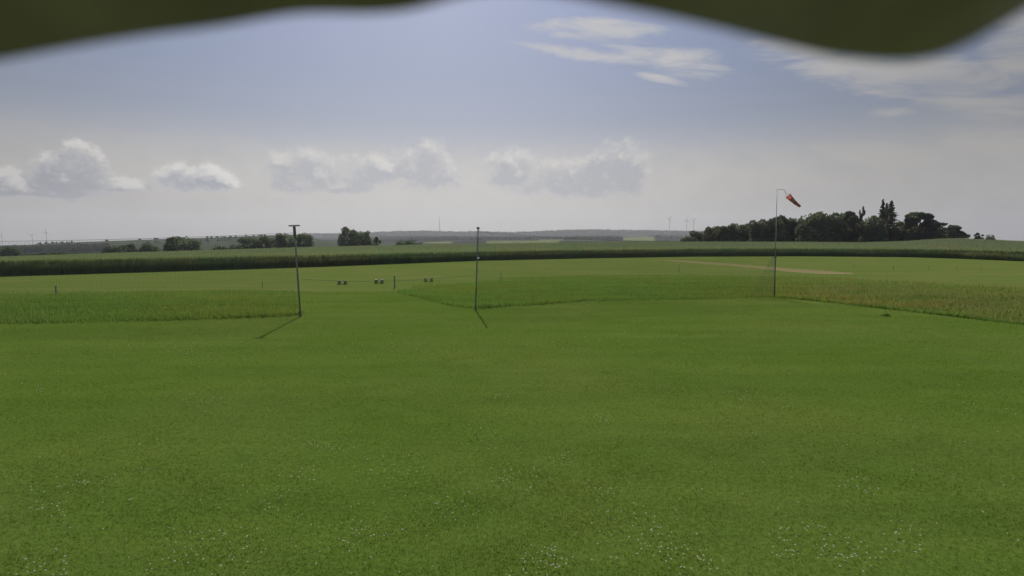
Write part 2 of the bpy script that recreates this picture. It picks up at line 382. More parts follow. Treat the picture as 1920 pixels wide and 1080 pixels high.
def tall(name, poly, dens, hmin, hmax, m, label, keepf=None):
    Q = scatter_poly(poly, dens)
    if keepf is not None: Q = Q[keepf(Q)]
    row = 440+3360/Q[:, 1]; Q = Q[rng.uniform(0, 1, len(Q)) < np.clip((row-backf(960+Q[:, 0]/Q[:, 1]*F))/26, 0, 1)**1.3]
    c = clump(Q, 1.1, 3.); h = (hmin+(hmax-hmin)*c)*rng.uniform(.6, 1.15, len(Q))
    B = np.column_stack([Q, np.zeros(len(Q))])
    V, Fa, T = blades(B, h, rng.uniform(.010, .026, len(Q)), rng.uniform(.1, .6, len(Q)), np.clip(rng.uniform(0, .6, len(Q))+.5*c-.1, 0, 1), True)
    tag(link(name, npmesh(name, V, Fa, {'tint': ('FLOAT', T)}), m), label, 'grass', kind='stuff')
def rightness(Q): return 960+Q[:, 0]/np.maximum(Q[:, 1], 1)*F
tall('tall_grass', POLY_L, 420, .05, .15, M_tall, 'unmown strip of green grass left of the T-topped pole')
tall('tall_grass', POLY_R, 300, .05, .16, M_tall, 'unmown green meadow grass between the two right-hand poles and beyond', lambda Q: (rightness(Q)+rng.normal(0, 60, len(Q)) < 1480) | (rng.uniform(0, 1, len(Q)) < .42))
tall('dry_tall_grass', POLY_R, 150, .08, .22, M_dry, 'brownish seeding grass right of the windsock pole', lambda Q: (rightness(Q)+rng.normal(0, 50, len(Q)) > 1475))
# ragged fringe where the mower stopped
fr = []
for poly, (i0, i1) in ((POLY_L, (0, 5)), (POLY_R, (0, 13))):
    for i in range(i0, i1):
        a, b = Vector(poly[i]), Vector(poly[i+1]); k = int((b-a).length*260)
        t = rng.uniform(0, 1, k); fr.append(np.column_stack([a.x+(b.x-a.x)*t, a.y+(b.y-a.y)*t+rng.gamma(1.5, .28, k)-.25*rng.uniform(0, 1, k)-.1+.12*np.sin(t*37+i)]))
Q = np.concatenate(fr); c = clump(Q, .9, 8.)
fs = np.interp(rightness(Q), [-300, 250, 330, 562, 700, 760, 890, 905, 1000, 1060, 1440, 1500, 2000], [.35, .4, .8, 1.1, .8, .35, .45, 1.2, 1.1, .55, .4, .6, .6])
V, Fa, T = blades(np.column_stack([Q, np.zeros(len(Q))]), (.10+.22*c)*fs*rng.uniform(.4, 1.3, len(Q)), rng.uniform(.012, .028, len(Q)), rng.uniform(.1, .6, len(Q)), rng.uniform(0, .5, len(Q)), True)
tag(link('grass_fringe', npmesh('grass_fringe', V, Fa, {'tint': ('FLOAT', T)}), M_tall), 'ragged dark grass fringe along the edge of the mown lawn', 'grass', kind='stuff')

# white clover heads in patches
def flower_mesh():
    spots = [(1130, 790, 40), (1060, 865, 30), (205, 908, 18), (140, 905, 35), (270, 885, 15), (620, 840, 45), (585, 832, 25), (500, 940, 60), (560, 890, 40), (1200, 980, 80), (1240, 1030, 90), (1480, 990, 40),
             (1470, 1040, 40), (1610, 920, 40), (1610, 1050, 60), (1000, 1050, 50), (1040, 1060, 60), (930, 745, 30), (380, 755, 50), (80, 735, 15), (1820, 770, 25), (660, 1005, 80), (850, 960, 80), (400, 1030, 150), (90, 960, 70),
             (1140, 930, 40), (720, 880, 80), (920, 830, 60), (1380, 750, 40), (1300, 1060, 60), (1540, 1020, 60), (1700, 1020, 60), (90, 1060, 60), (960, 900, 60), (700, 660, 150), (1150, 640, 150), (350, 660, 120)]
    P = []
    for x, y, s in spots:
        k = max(4, int(s*.42))
        for _ in range(k):
            xx = x+random.gauss(0, s*.48); yy = y+random.gauss(0, s*.22*(y-440)/500+2)
            if yy > 600: P.append(gnd(xx, min(yy, 1150)))
    for _ in range(170): P.append(gnd(random.uniform(-50, 1970), 610+490*random.random()**.7))
    bm = bmesh.new()
    for p in P:
        if inpoly(np.array([[p.x, p.y]]), POLY_L)[0] or inpoly(np.array([[p.x, p.y]]), POLY_R)[0]: continue
        r_ = random.uniform(.005, .010)*(1+p.y/45); h_ = random.uniform(.035, .055)
        bmesh.ops.create_icosphere(bm, subdivisions=1, radius=r_, matrix=Matrix.Translation((p.x, p.y, h_)) @ Matrix.Diagonal((1, 1, .7, 1)))
    me = bpy.data.meshes.new('clover_flowers'); bm.to_mesh(me); bm.free(); return me
M_flower = plain('clover_petals', (.58, .58, .36), .8, 0, .15, 30)
tag(link('clover_flowers', flower_mesh(), M_flower), 'white clover heads dotted in patches over the lawn', 'flowers', kind='stuff')

# ------------------------------------------------------------------ crop field beyond the runway
xs = np.arange(-320, 2321, 12.); V = []; prof = []
KR = 18
for px in xs:
    e = float(edge_Y(px)); cd = float(crest_d(px))+25; Ys, Zs = profile(px); tx = (px-960)/F*math.cos(PITCH)
    V.append((tx*(e+.25), e+.25, -.2)); V.append((tx*(e+.6), e+.6, CH*.74))
    for j in range(KR):
        Yd = e+1.2+(cd-e-1.2)*(j/(KR-1))**1.5
        V.append((tx*Yd, Yd, float(np.interp(Yd, Ys, Zs))+CH-.16+random.uniform(-.03, .03)))
    V.append((tx*cd, cd, float(np.interp(cd, Ys, Zs))-.3))
m_ = KR+3; V = np.array(V)
Fa = np.array([(i*m_+j, (i+1)*m_+j, (i+1)*m_+j+1, i*m_+j+1) for i in range(len(xs)-1) for j in range(m_-1)])
cT = np.full(len(V), .4)
nb = 240000
px = rng.uniform(-320, 2320, nb); u = rng.uniform(0, 1, nb)
e = edge_Y(px); cd = crest_d(px)+15; Yd = e+.25+(cd-e-.3)*u**2.2
tx = (px-960)/F*math.cos(PITCH); zc = zfrom(crest_y(px), crest_d(px))-CH
zt = np.where(Yd < e, 0, np.where(Yd < crest_d(px), zc*(Yd-e)/(crest_d(px)-e), zc-.03*(Yd-crest_d(px))))
hb = .42*(.85+.3*np.sin(px*.02+Yd*.1)**2)*rng.uniform(.6, 1.1, nb)
B1 = np.column_stack([tx*Yd, Yd, zt+CH-hb*rng.uniform(.75, 1.05, nb)])
V1, F1, T1 = blades(B1, hb, .012+Yd*.00035, rng.uniform(.05, .35, nb), rng.uniform(0, 1, nb))
nf = 95000
px = rng.uniform(-320, 2320, nf); dd = rng.gamma(1.6, .22, nf); e = edge_Y(px)+dd-.05; tx = (px-960)/F*math.cos(PITCH)
hf = CH*rng.uniform(.6, 1.04, nf)*np.clip(.80+dd*.30, 0, 1)*(.93+.07*np.sin(px*.045)*np.sin(px*.017+1))
V2, F2, T2 = blades(np.column_stack([tx*e, e, np.zeros(nf)]), hf, rng.uniform(.018, .04, nf), rng.uniform(.02, .16, nf), rng.uniform(0, .9, nf))
bmc = npmesh('crop_field', V, Fa, {'tint': ('FLOAT', cT)})
tag(link('crop_field', bmc, M_crop), kind='stuff')
co_ = bpy.data.objects['crop_field']; tag(co_, 'dark green standing cereal crop across the far side of the runway', 'crop')
ear = npmesh('crop_ears', np.vstack([V1, V2]), np.vstack([F1, F2+len(V1)]), {'tint': ('FLOAT', np.concatenate([T1, T2]))})
eo = link('crop_stalks', ear, M_crop, co_); tag(eo, kind='stuff')

# ------------------------------------------------------------------ trees
def leafcloud(lobes, n, size, flat=.9):         # many leaf-sized faces spread through several lobes
    Ps = []; w_ = np.array([l[3]*l[4]*l[5] for l in lobes])**.7; w_ /= w_.sum()
    for (x, y, z, a, b, c), k in zip(lobes, (w_*n).astype(int)):
        d = rng.normal(0, 1, (k, 3)); d /= np.linalg.norm(d, axis=1)[:, None]
        rr = rng.uniform(.35, 1, k)**.45*(1+.16*np.sin(d[:, 0]*7+x*3)*np.sin(d[:, 2]*8+z*2)*np.cos(d[:, 1]*6))
        Ps.append(d*rr[:, None]*np.array([a, b, c])+np.array([x, y, z]))
    P = np.concatenate(Ps); P = P[P[:, 2] > .05]
    m = len(P); a = rng.normal(0, 1, (m, 3)); a /= np.linalg.norm(a, axis=1)[:, None]
    b = np.cross(a, rng.normal(0, 1, (m, 3))); b /= np.linalg.norm(b, axis=1)[:, None]
    s = (size*rng.uniform(.5, 1.3, m))[:, None]
    V = np.stack([P-a*s, P+b*s*.7, P+a*s, P-b*s*.7], 1).reshape(-1, 3)
    # clump tint
    t = .5+.5*np.sin(P[:, 0]*1.7+P[:, 2]*1.3)*np.cos(P[:, 1]*1.5+P[:, 2]*2.1)
    return V, np.arange(4*m).reshape(m, 4), np.repeat(np.clip(t*.7+rng.uniform(0, .3, m), 0, 1), 4)
def trunk_fn(h, r0, nb, spread, seed, base=.25):
    def f(bm):
        rn = random.Random(seed)
        pts_ = [(0, 0, -.3)]+[(rn.uniform(-.03, .03)*h*i/5, rn.uniform(-.03, .03)*h*i/5, h*i/5) for i in range(1, 6)]
        add_tube(bm, pts_, [r0*1.15]+[r0*(1-.8*i/5) for i in range(1, 6)], 7)
        for k in range(nb):
            z = h*rn.uniform(base, .85); a = rn.uniform(0, 6.28); l = spread*rn.uniform(.5, .95)*(1.1-z/h*.6)
            p0 = Vector((0, 0, z)); p2 = p0+Vector((math.cos(a)*l, math.sin(a)*l, l*rn.uniform(.35, .8)))
            p1 = p0.lerp(p2, .5)+Vector((0, 0, -.1*l)); add_tube(bm, [p0, p1, p2], [r0*.4, r0*.25, r0*.08], 5)
    return f
def make_lobes(seed, kind):
    rn = random.Random(seed); out = []
    if kind == 'round':                        # broad crown reaching low, unit height 9, half-width ~4.5
        out.append((0, 0, 4.2, 3.7, 3.7, 4.1)); out.append((0, 0, 2.0, 3.9, 3.9, 1.9))
        for k in range(20):
            a = rn.uniform(0, 6.28); z = rn.uniform(1.0, 8.0); q = rn.uniform(2.2, 3.6)*math.sqrt(max(.1, 1-((z-4.2)/5.2)**2))
            s = rn.uniform(.8, 1.7); out.append((math.cos(a)*q, math.sin(a)*q, z, s, s, s*.85))
    elif kind == 'open':                        # looser, gappy
        out.append((0, 0, 3.0, 2.6, 2.6, 2.8))
        for k in range(22):
            a = rn.uniform(0, 6.28); z = rn.uniform(.9, 9.0); q = rn.uniform(.8, 3.6)*math.sqrt(max(.08, 1-((z-3.8)/6.2)**2))
            s = rn.uniform(.6, 1.35); out.append((math.cos(a)*q, math.sin(a)*q, z, s, s, s*.8))
    elif kind == 'bush':
        for k in range(13):
            x = rn.uniform(-4.0, 4.0); hh = 7.5*math.sqrt(max(.15, 1-(x/5)**2))*rn.uniform(.75, 1.1)
            out.append((x, rn.uniform(-1.5, 1.5), hh*.45, rn.uniform(1.2, 2.1), 2, hh*.55))
    return out
protos = {}
def proto(kind, seed, leafm, n, size):
    key = (kind, seed, leafm.name)
    if key not in protos:
        V, Fa, T = leafcloud(make_lobes(seed, kind), n, size)
        mc = npmesh('crown', V, Fa, {'tint': ('FLOAT', T)}); mc.materials.append(leafm)
        bm = bmesh.new(); trunk_fn(7.6 if kind != 'bush' else 4, .26, 9, 3.2, seed)(bm); mt = bpy.data.meshes.new('trunk'); bm.to_mesh(mt); bm.free(); mt.materials.append(M_bark)
        protos[key] = (mc, mt)
    return protos[key]
def place_tree(name, px, top, base, wpx, Y, kind, seed, leafm, label, cat='tree', group=None, n=3200, size=.42, rz=None, sink=0.):
    mc, mt = proto(kind, seed, leafm, n, size)
    p = at(px, base, Y); gz = height(p.x, Y); z0 = min(gz, p.z)-sink if gz < p.z else gz
    H = at(px, top, Y).z-z0; W = wpx/F*Y
    o = empty(name, (p.x, Y, z0), label, cat, group, random.uniform(0, 6.28) if rz is None else rz)
    hs = {'round': 9.0, 'open': 9.6, 'bush': 8.2}[kind]; ws = {'round': 9.0, 'open': 8.2, 'bush': 10.5}[kind]
    o.scale = (W/ws, W/ws, H/hs)
    c = bpy.data.objects.new('crown', mc); col.objects.link(c); c.parent = o
    t = bpy.data.objects.new('trunk', mt); col.objects.link(t); t.parent = o
    return o
GL = 'trees and bushes in the hedgerow behind the crop, left of the middle pole'
HL = [ # px, top, base, width, kind, seed, label
 (18, 461, 482, 62, 'bush', 3, 'low dark bush at the far left edge behind the crop'),
 (98, 470, 480, 60, 'bush', 4, 'very low flat bush below the three left wind turbines'),
 (212, 458, 475, 40, 'bush', 5, 'dark bush at the left end of the main hedgerow'),
 (238, 457, 474, 36, 'round', 11, 'small round tree second in the hedgerow from its left end'),
 (278, 454, 473, 52, 'bush', 3, 'wide low bush left of the tall dome-shaped hedgerow tree'),
 (345, 441, 471, 74, 'round', 12, 'dome-shaped dark tree standing tallest in the left half of the hedgerow'),
 (322, 448, 471, 46, 'bush', 5, 'bush nestling on the left flank of the dome-shaped tree'),
 (412, 456, 469, 32, 'bush', 4, 'small bush alone in the gap right of the dome-shaped tree'),
 (442, 455, 468, 34, 'bush', 5, 'small bush left end of the hedgerow block beside the T-topped pole'),
 (470, 442, 467, 44, 'round', 13, 'grey-green tree first of the block left of the T-topped pole'),
 (500, 443, 466, 52, 'round', 11, 'flat-topped tree in the middle of the block left of the T-topped pole'),
 (533, 435, 465, 46, 'round', 12, 'taller dark tree just left of the T-topped pole'),
 (571, 432, 463, 34, 'round', 14, 'square-headed dark tree just right of the T-topped pole'),
]
for i, (px_, t_, b_, w_, k_, s_, lb) in enumerate(HL):
    place_tree('hedgerow_tree' if k_ != 'bush' else 'bush', px_, t_, b_, w_, 300+12*math.sin(i*2.1), k_, s_, M_leaf, lb, 'tree' if k_ != 'bush' else 'bush', GL, size=.34)
place_tree('broadleaf_tree', 651, 427, 461, 42, 330, 'round', 15, M_leaf, 'left and taller one of the pair of big round trees touching crowns', n=4200, size=.36)
place_tree('broadleaf_tree', 679, 429.5, 460, 46, 338, 'round', 16, M_leaf, 'right one of the pair of big round trees touching crowns', n=4200, size=.36)
place_tree('broadleaf_tree', 705, 445, 460, 20, 345, 'open', 17, M_leaf, 'small slim tree standing right of the pair of big round trees')
place_tree('bush', 768, 443.5, 459, 70, 330, 'bush', 4, M_leaf, 'wide rounded bush alone left of the far radio mast', 'bush')
place_tree('bush', 1190, 449, 453.5, 14, 420, 'bush', 5, M_leaf, 'tiny round bush on the skyline of the crop below the pale far meadow', 'bush')
place_tree('bush', 1250, 448.5, 453.5, 12, 420, 'bush', 3, M_leaf, 'tiny bush on the crop skyline left of the right-hand wood', 'bush')
GW = 'trees of the dark wood on the right'
ordn = ['first', 'second', 'third', 'fourth', 'fifth', 'sixth', 'seventh', 'eighth', 'ninth', 'tenth', 'eleventh', 'twelfth', 'thirteenth', 'fourteenth', 'fifteenth', 'sixteenth', 'seventeenth', 'eighteenth', 'nineteenth', 'twentieth', 'twenty-first', 'twenty-second']
WD = [(1292, 439, 30, 'bush'), (1312, 432, 34, 'round'), (1336, 424, 34, 'round'), (1362, 422, 38, 'round'), (1384, 415.5, 36, 'round'), (1405, 414, 36, 'round'), (1424, 412, 34, 'round'), (1444, 409.5, 38, 'round'),
      (1468, 404, 44, 'round'), (1493, 405, 40, 'round'), (1524, 394.5, 48, 'round'), (1552, 396, 44, 'round'), (1578, 397.5, 42, 'round'), (1597, 397, 34, 'open'), (1634, 400, 42, 'round'),
      (1686, 432, 30, 'bush'), (1700, 407, 40, 'open'), (1723, 398, 54, 'open'), (1747, 411, 40, 'open'), (1768, 415, 44, 'open'), (1790, 418, 32, 'open')]
special = {1: None}
for i, (px_, t_, w_, k_) in enumerate(WD):
    lb = {13: 'ragged thin-topped tree right of the wood\'s flat-topped middle', 17: 'tallest broad loose-crowned tree right of the two spruces', 20: 'last loose tree at the right end of the wood', 0: 'low bush at the left tip of the dark wood',
          2: 'tree with a small round knob top near the left tip of the dark wood', 10: 'high dome-shaped tree right below the tip of the windsock', 8: 'broad tree just right of the windsock pole in the dark wood', 19: 'knobbly loose tree second from the right end of the wood'}.get(i, '%s tree from the left in the dark wood on the right' % ordn[i])
    place_tree('woodland_tree', px_, t_, 455, w_*1.3, 205+9*math.sin(i*1.7), k_, 21+i % 5, M_leafd, lb, 'tree', GW, n=5200, size=.34, sink=.5)
# young thin birch-like tree with two tufts
o = place_tree('slim_tree', 1614, 386, 455, 16, 204, 'open', 33, M_leafd, 'thin two-tufted young tree poking above the wood, left of the spruces', 'tree', GW, n=3600, size=.36)
# undergrowth mass that closes the foot of the wood
ub = []
for k in range(210):
    px_ = random.uniform(1278, 1800) if k < 150 else random.uniform(1675, 1795); Y = random.uniform(206, 226); p = at(px_, 452, Y)
    hh = float(np.interp(px_, [1278, 1320, 1400, 1520, 1600, 1680, 1700, 1760, 1802], [2.5, 5, 8, 11, 11, 9, 9, 8, 5]))*random.uniform(.6, .9)
    ub.append((p.x, Y, height(p.x, Y)+hh*.4, 1.9, 1.9, hh*.6))
V, Fa, T = leafcloud([(a, b, c+20, d, e_, f_) for a, b, c, d, e_, f_ in ub], 95000, .42); V[:, 2] -= 20
tag(link('undergrowth', npmesh('undergrowth', V, Fa, {'tint': ('FLOAT', T)}), M_leafd), 'dark undergrowth and inner foliage filling the foot of the wood', 'undergrowth', kind='stuff')
def spruce(px_, top, wpx, Y, seed, label):
    rn = random.Random(seed); p = at(px_, 455, Y); z0 = height(p.x, Y); H = at(px_, top, Y).z-z0; W = wpx/F*Y/2
    o = empty('spruce_tree', (p.x, Y, z0), label, 'tree', GW)
    def tr(bm): add_tube(bm, [(0, 0, -.3), (0, 0, H*.5), (0, 0, H)], [.24, .15, .02], 7)
    bmo('trunk', tr, M_bark, o)
    P = []; z = H*.22; 
    while z < H:
        f = 1-(z-H*.22)/(H*.78); nb_ = 7 if f > .2 else 4
        for k in range(nb_):
            a = rn.uniform(0, 6.28); l = W*(f**.75)*rn.uniform(.55, 1.1)+.12
            m = int(26+60*f)
            for j in range(m):
                t = (j+.5)/m; q = l*t; dr = -.28*q+.10*q*t*2
                P.append((math.cos(a)*q+rn.gauss(0, .07), math.sin(a)*q+rn.gauss(0, .07), z+dr-rn.random()*.35*(1-t*.4), rn.uniform(.09, .2)))
        z += rn.uniform(.42, .62)*(.5+.6*f)
    P = np.array(P); m = len(P); a = rng.normal(0, 1, (m, 3)); a[:, 2] -= .6; a /= np.linalg.norm(a, axis=1)[:, None]; b = np.cross(a, rng.normal(0, 1, (m, 3))); b /= np.linalg.norm(b, axis=1)[:, None]; s = P[:, 3:4]
    C3 = P[:, :3]; V = np.stack([C3-a*s*1.5, C3+b*s*.6, C3+a*s*1.5, C3-b*s*.6], 1).reshape(-1, 3)
    link('crown', npmesh('crown', V, np.arange(4*m).reshape(m, 4), {'tint': ('FLOAT', np.repeat(rng.uniform(0, 1, m), 4))}), M_needle, o)
spruce(1651, 373.5, 24, 207, 1, 'left and tallest of the three spruces rising above the wood')
spruce(1658.5, 381, 14, 212, 2, 'narrow spruce squeezed between two taller spruces')
spruce(1667, 376, 44, 206, 3, 'right and widest of the three spruces, with drooping branches')
place_tree('field_tree', 1834, 436, 449, 17, 172, 'open', 22, M_leafd, 'left one of two small trees on the crop crest at far right', 'tree', n=2600, size=.34)
place_tree('field_tree', 1856, 438, 450, 19, 172, 'bush', 5, M_leafd, 'right one of two small trees on the crop crest at far right', 'tree', n=2600, size=.34)

# far woods: canopy of many crowns over the hills
def woodland(name, label, cells, sz, m, seed):
    rn = random.Random(seed); bm = bmesh.new(); bmesh.ops.create_icosphere(bm, subdivisions=1, radius=1); bm.verts.ensure_lookup_table()
    sv = np.array([v.co[:] for v in bm.verts]); sf = np.array([[v.index for v in f.verts] for f in bm.faces]); bm.free()
    Vs = []; Fs = []; Ts = []; n0 = 0
    for (x0, x1, Y0, Y1, n_) in cells:
        for _ in range(n_):
            Y = rn.uniform(Y0, Y1); px_ = rn.uniform(x0, x1); X = (px_-960)/F*math.cos(PITCH)*Y; z = height(X, Y)
            s = sz*rn.uniform(.7, 1.25); v = sv*(1+rng.uniform(-.22, .22, (len(sv), 1)))*np.array([s, s, s*rn.uniform(.8, 1.15)])+np.array([X, Y, z+s*.35])
            Vs.append(v); Fs.append(sf+n0); n0 += len(v); Ts.append(np.full(len(v), rn.random()))
    tag(link(name, npmesh(name, np.concatenate(Vs), np.concatenate(Fs), {'tint': ('FLOAT', np.concatenate(Ts))}), m), label, 'woodland', kind='stuff')
M_ffor = grass_mat('far_canopy', (.020, .030, .018), (.034, .044, .024), (.024, .034, .02), .05)
woodland('ridge_forest', 'long blue-grey forest covering the farthest ridge', [(575, 1175, 3900, 4600, 2600), (1175, 1330, 3950, 4600, 800), (560, 1320, 4380, 4560, 700)], 11.5, M_ffor, 1)
woodland('hillside_forest', 'darker forest belt low on the far hillside in the middle', [(685, 905, 2000, 2900, 1100), (905, 1010, 2150, 2900, 500), (1010, 1160, 2300, 2900, 700), (1230, 1330, 2300, 2900, 350), (1060, 1166, 1850, 2000, 220)], 7.5, M_ffor, 2)
woodland('valley_forest', 'blue-green forest in the valley at far left', [(-250, 200, 880, 1090, 1300)], 5, M_ffor, 3)
woodland('hill_hedges', 'small hedge trees dotted along the left hilltop', [(70, 75, 1390, 1400, 5), (80, 140, 1385, 1400, 12), (198, 202, 1390, 1400, 4), (260, 264, 1390, 1400, 4), (288, 296, 1390, 1400, 5), (375, 560, 1370, 1400, 26), (270, 560, 1180, 1230, 50), (380, 470, 1280, 1320, 30)], 2.6, M_ffor, 4)

# ------------------------------------------------------------------ far turbines and the radio mast
def turbine_mesh(hub, R_, ang):
    def tower(bm): add_tube(bm, [(0, 0, -30), (0, 0, hub)], [2.1, 1.3], 10)
    def nac(bm): add_box(bm, (0, 1.5, hub+1.2), (3.6, 9, 3.8), None, .6); add_tube(bm, [(0, -3, hub+1.2), (0, -5.2, hub+1.2)], [1.9, .5], 10)
    def rot(k):
        def f(bm):
            a = ang+k*2*math.pi/3; d = Vector((math.sin(a), 0, math.cos(a))); s = Vector((math.cos(a), 0, -math.sin(a))); c = Vector((0, -4.6, hub+1.2))
            secs = [(1.2, .9, .9), (.16*R_, 1.7, .8), (.5*R_, 1.1, .4), (R_, .25, .12)]
            rings = [[bm.verts.new(c+d*t+s*w__*q+Vector((0, th_*e__, 0))) for q, e__ in ((-1, 0), (0, 1), (1, 0), (0, -1))] for t, w__, th_ in secs]
            for a_, b_ in zip(rings, rings[1:]):
                for j in range(4): bm.faces.new((a_[j], a_[(j+1) % 4], b_[(j+1) % 4], b_[j]))
            bm.faces.new(rings[-1])
        return f
    return tower, nac, rot
def turbine(px_, huby, Y, R_, ang, label, group):
    p = at(px_, huby, Y); z0 = height(p.x, Y); tw, nc_, rt = turbine_mesh(p.z-z0, R_, ang)
    o = empty('wind_turbine', (p.x, Y, z0), label, 'wind turbine', group)
    bmo('tower', tw, M_far, o); bmo('nacelle', nc_, M_far, o)
    for k in range(3): bmo('blade', rt(k), M_far, o)
turbine(3, 442, 4200, 34, .4, 'leftmost wind turbine, cut by the left edge of the view', 'wind turbines on the left skyline')
turbine(60, 441.3, 4300, 34, .9, 'middle one of the three wind turbines at far left', 'wind turbines on the left skyline')
turbine(86.5, 435.6, 3900, 34, .1, 'rightmost and tallest of the three wind turbines at far left', 'wind turbines on the left skyline')
turbine(1255.5, 410, 4700, 40, .5, 'wind turbine standing alone, left of the other two beside the wood', 'wind turbines behind the right end of the ridge')
turbine(1287.5, 413, 4750, 38, .15, 'middle wind turbine of the three near the wood\'s left tip', 'wind turbines behind the right end of the ridge')
turbine(1300.5, 413, 4720, 38, .85, 'wind turbine nearest the left tip of the dark wood', 'wind turbines behind the right end of the ridge')
p = at(824, 405.5, 4550); z0 = height(p.x, 4550)
ma = empty('radio_mast', (p.x, 4550, z0), 'tall thin radio mast on the forested ridge', 'mast'); Hm = p.z-z0
bmo('lower_mast', lambda bm: add_tube(bm, [(0, 0, -5), (0, 0, Hm*.72)], [2.6, 2.0], 8), M_far, ma)
bmo('antenna', lambda bm: add_tube(bm, [(0, 0, Hm*.72), (0, 0, Hm)], [1.4, .9], 8), M_far, ma)
for f in (.3, .55): bmo('platform', lambda bm: add_tube(bm, [(0, 0, Hm*f), (0, 0, Hm*f+2)], 3.3, 10), M_far, ma)

# ------------------------------------------------------------------ poles, nets, windsock
def pole_axis(bx, by, tx_, ty_):
    b = gnd(bx, by); t = at(tx_, ty_, b.y); return b, t-b
bL, vL = pole_axis(563.5, 593.5, 551.5, 422)
bM, vM = pole_axis(891.5, 581.5, 896.5, 427.5)
bR, vR = pole_axis(1452, 557.5, 1457, 355)
pl = empty('net_pole', bL, 'dark pole with a flat crossbar on top like a letter T', 'pole', 'poles holding the nets')
bmo('shaft', lambda bm: add_tube(bm, [vL*-.06, vL*.5, vL*.985], [.036, .033, .030], 12), M_wood, pl, True)
MM = Matrix.Rotation(R(-2), 4, 'Y')
bmo('crossbar', lambda bm: add_box(bm, vL*.985+Vector((0, 0, .03)), (.42, .09, .05), MM, .008), M_wood, pl)
bmo('bracket', lambda bm: add_tube(bm, [vL*.86, vL*.985], [.055, .052], 10), M_dkst, pl)
bmo('base_sleeve', lambda bm: add_tube(bm, [vL*-.01, vL*.07], [.050, .046], 12), M_dkst, pl)
pm = empty('net_pole', bM, 'middle pole with a white insulator and small hooks', 'pole', 'poles holding the nets')
bmo('shaft', lambda bm: add_tube(bm, [vM*-.06, vM*.5, vM], [.030, .028, .025], 12), M_wood, pm, True)
bmo('cap', lambda bm: add_tube(bm, [vM*.985, vM*1.01], .062, 12), M_dkst, pm)
bmo('insulator', lambda bm: add_tube(bm, [vM*.637+Vector((.02, -.03, 0)), vM*.637+Vector((.075, -.05, 0)), vM*.637+Vector((.10, -.05, .01))], [.028, .034, .02], 10), M_white, pm, True)
for s_ in (-1, 1):
    for f in (.43, .47):
        bmo('hook', lambda bm: add_tube(bm, [vM*f, vM*f+Vector((.09*s_, -.02, .0)), vM*f+Vector((.10*s_, -.02, .05))], .011, 6), M_steel, pm)
bmo('base_sleeve', lambda bm: add_tube(bm, [vM*-.01, vM*.07], [.042, .039], 12), M_dkst, pm)
pr = empty('windsock_pole', bR, 'tall thin pole with a bent arm carrying the windsock', 'pole')
bmo('lower_tube', lambda bm: add_tube(bm, [vR*-.04, vR*.38], [.034, .030], 12), M_dkst, pr, True)
bmo('upper_tube', lambda bm: add_tube(bm, [vR*.37, vR*.985], [.020, .013], 12), M_steel, pr, True)
aE = at(1471.5, 355.5, bR.y)-bR; aD = at(1472.5, 362, bR.y)-bR
bmo('arm', lambda bm: add_tube(bm, [vR*.982, vR+Vector((.01, 0, 0)), vR+Vector((.05, 0, .012)), aE+Vector((-.04, 0, 0)), aE+Vector((0, 0, -.03)), aD], .012, 10), M_steel, pr, True)
for f in (.37, .06): bmo('collar', lambda bm: add_tube(bm, [vR*f, vR*(f+.008)], .055, 12), M_dkst, pr)
# windsock
m0 = at(1477.5, 367, bR.y); m1 = at(1500.5, 387.5, bR.y-.15); ax = (m1-m0); Ls = ax.length; ax.normalize()
sa = ax.orthogonal().normalized(); sb = ax.cross(sa)
ws = empty('windsock', aD+bR, 'faded red windsock drooping towards the lower right from its arm', 'windsock')
def sockmat(name, c):
    def b(h, out):
        d = h.n('ShaderNodeBsdfDiffuse'); n_ = h.noise(h.n('ShaderNodeTexCoord').outputs['Object'], 9, 4)
        cc = h.mix(h.ss(n_, .3, .7), tuple(v*.8 for v in c), tuple(min(1, v*1.15) for v in c)); h.put(d.inputs[0], cc)
        t = h.n('ShaderNodeBsdfTranslucent'); h.put(t.inputs[0], cc); m_ = h.n('ShaderNodeMixShader'); m_.inputs[0].default_value = .55
        h.nt.links.new(d.outputs[0], m_.inputs[1]); h.nt.links.new(t.outputs[0], m_.inputs[2]); return m_.outputs[0]
    return mat(name, b)
M_red = sockmat('faded_red_cloth', (.50, .17, .13)); M_wht = sockmat('greyed_cloth', (.42, .30, .27))
def band(t0, t1):
    def f(bm):
        rr = []
        for i in range(7):
            t = t0+(t1-t0)*i/6; rad = (.135-.07*t)*(1+.05*math.sin(t*23)); c = m0+ax*Ls*t+Vector((0, 0, -.05*t*(1-t)*2))-(aD+bR)
            rr.append([bm.verts.new(c+(sa*math.cos(2*math.pi*k/20)+sb*math.sin(2*math.pi*k/20)*(1-.25*t))*rad*(1+.07*math.sin(k*2.1+t*9))) for k in range(20)])
        for a_, b_ in zip(rr, rr[1:]):
            for k in range(20): bm.faces.new((a_[k], a_[(k+1) % 20], b_[(k+1) % 20], b_[k]))
    return f
for i, (t0, t1) in enumerate(((0, .3), (.3, .5), (.5, .7), (.7, .86), (.86, 1.))):
    bo = bmo('fabric_band', band(t0, t1), M_red if i % 2 == 0 else M_wht, ws, True)
hoop = [m0+(sa*math.cos(2*math.pi*k/24)+sb*math.sin(2*math.pi*k/24))*.138-(aD+bR) for k in range(25)]
bmo('hoop', lambda bm: add_tube(bm, hoop, .009, 6, False), M_steel, ws, True)
for k in (3, 9, 15, 21): bmo('bridle_line', lambda bm: add_tube(bm, [Vector((0, 0, 0)), hoop[k]], .0035, 5), M_rope, ws)

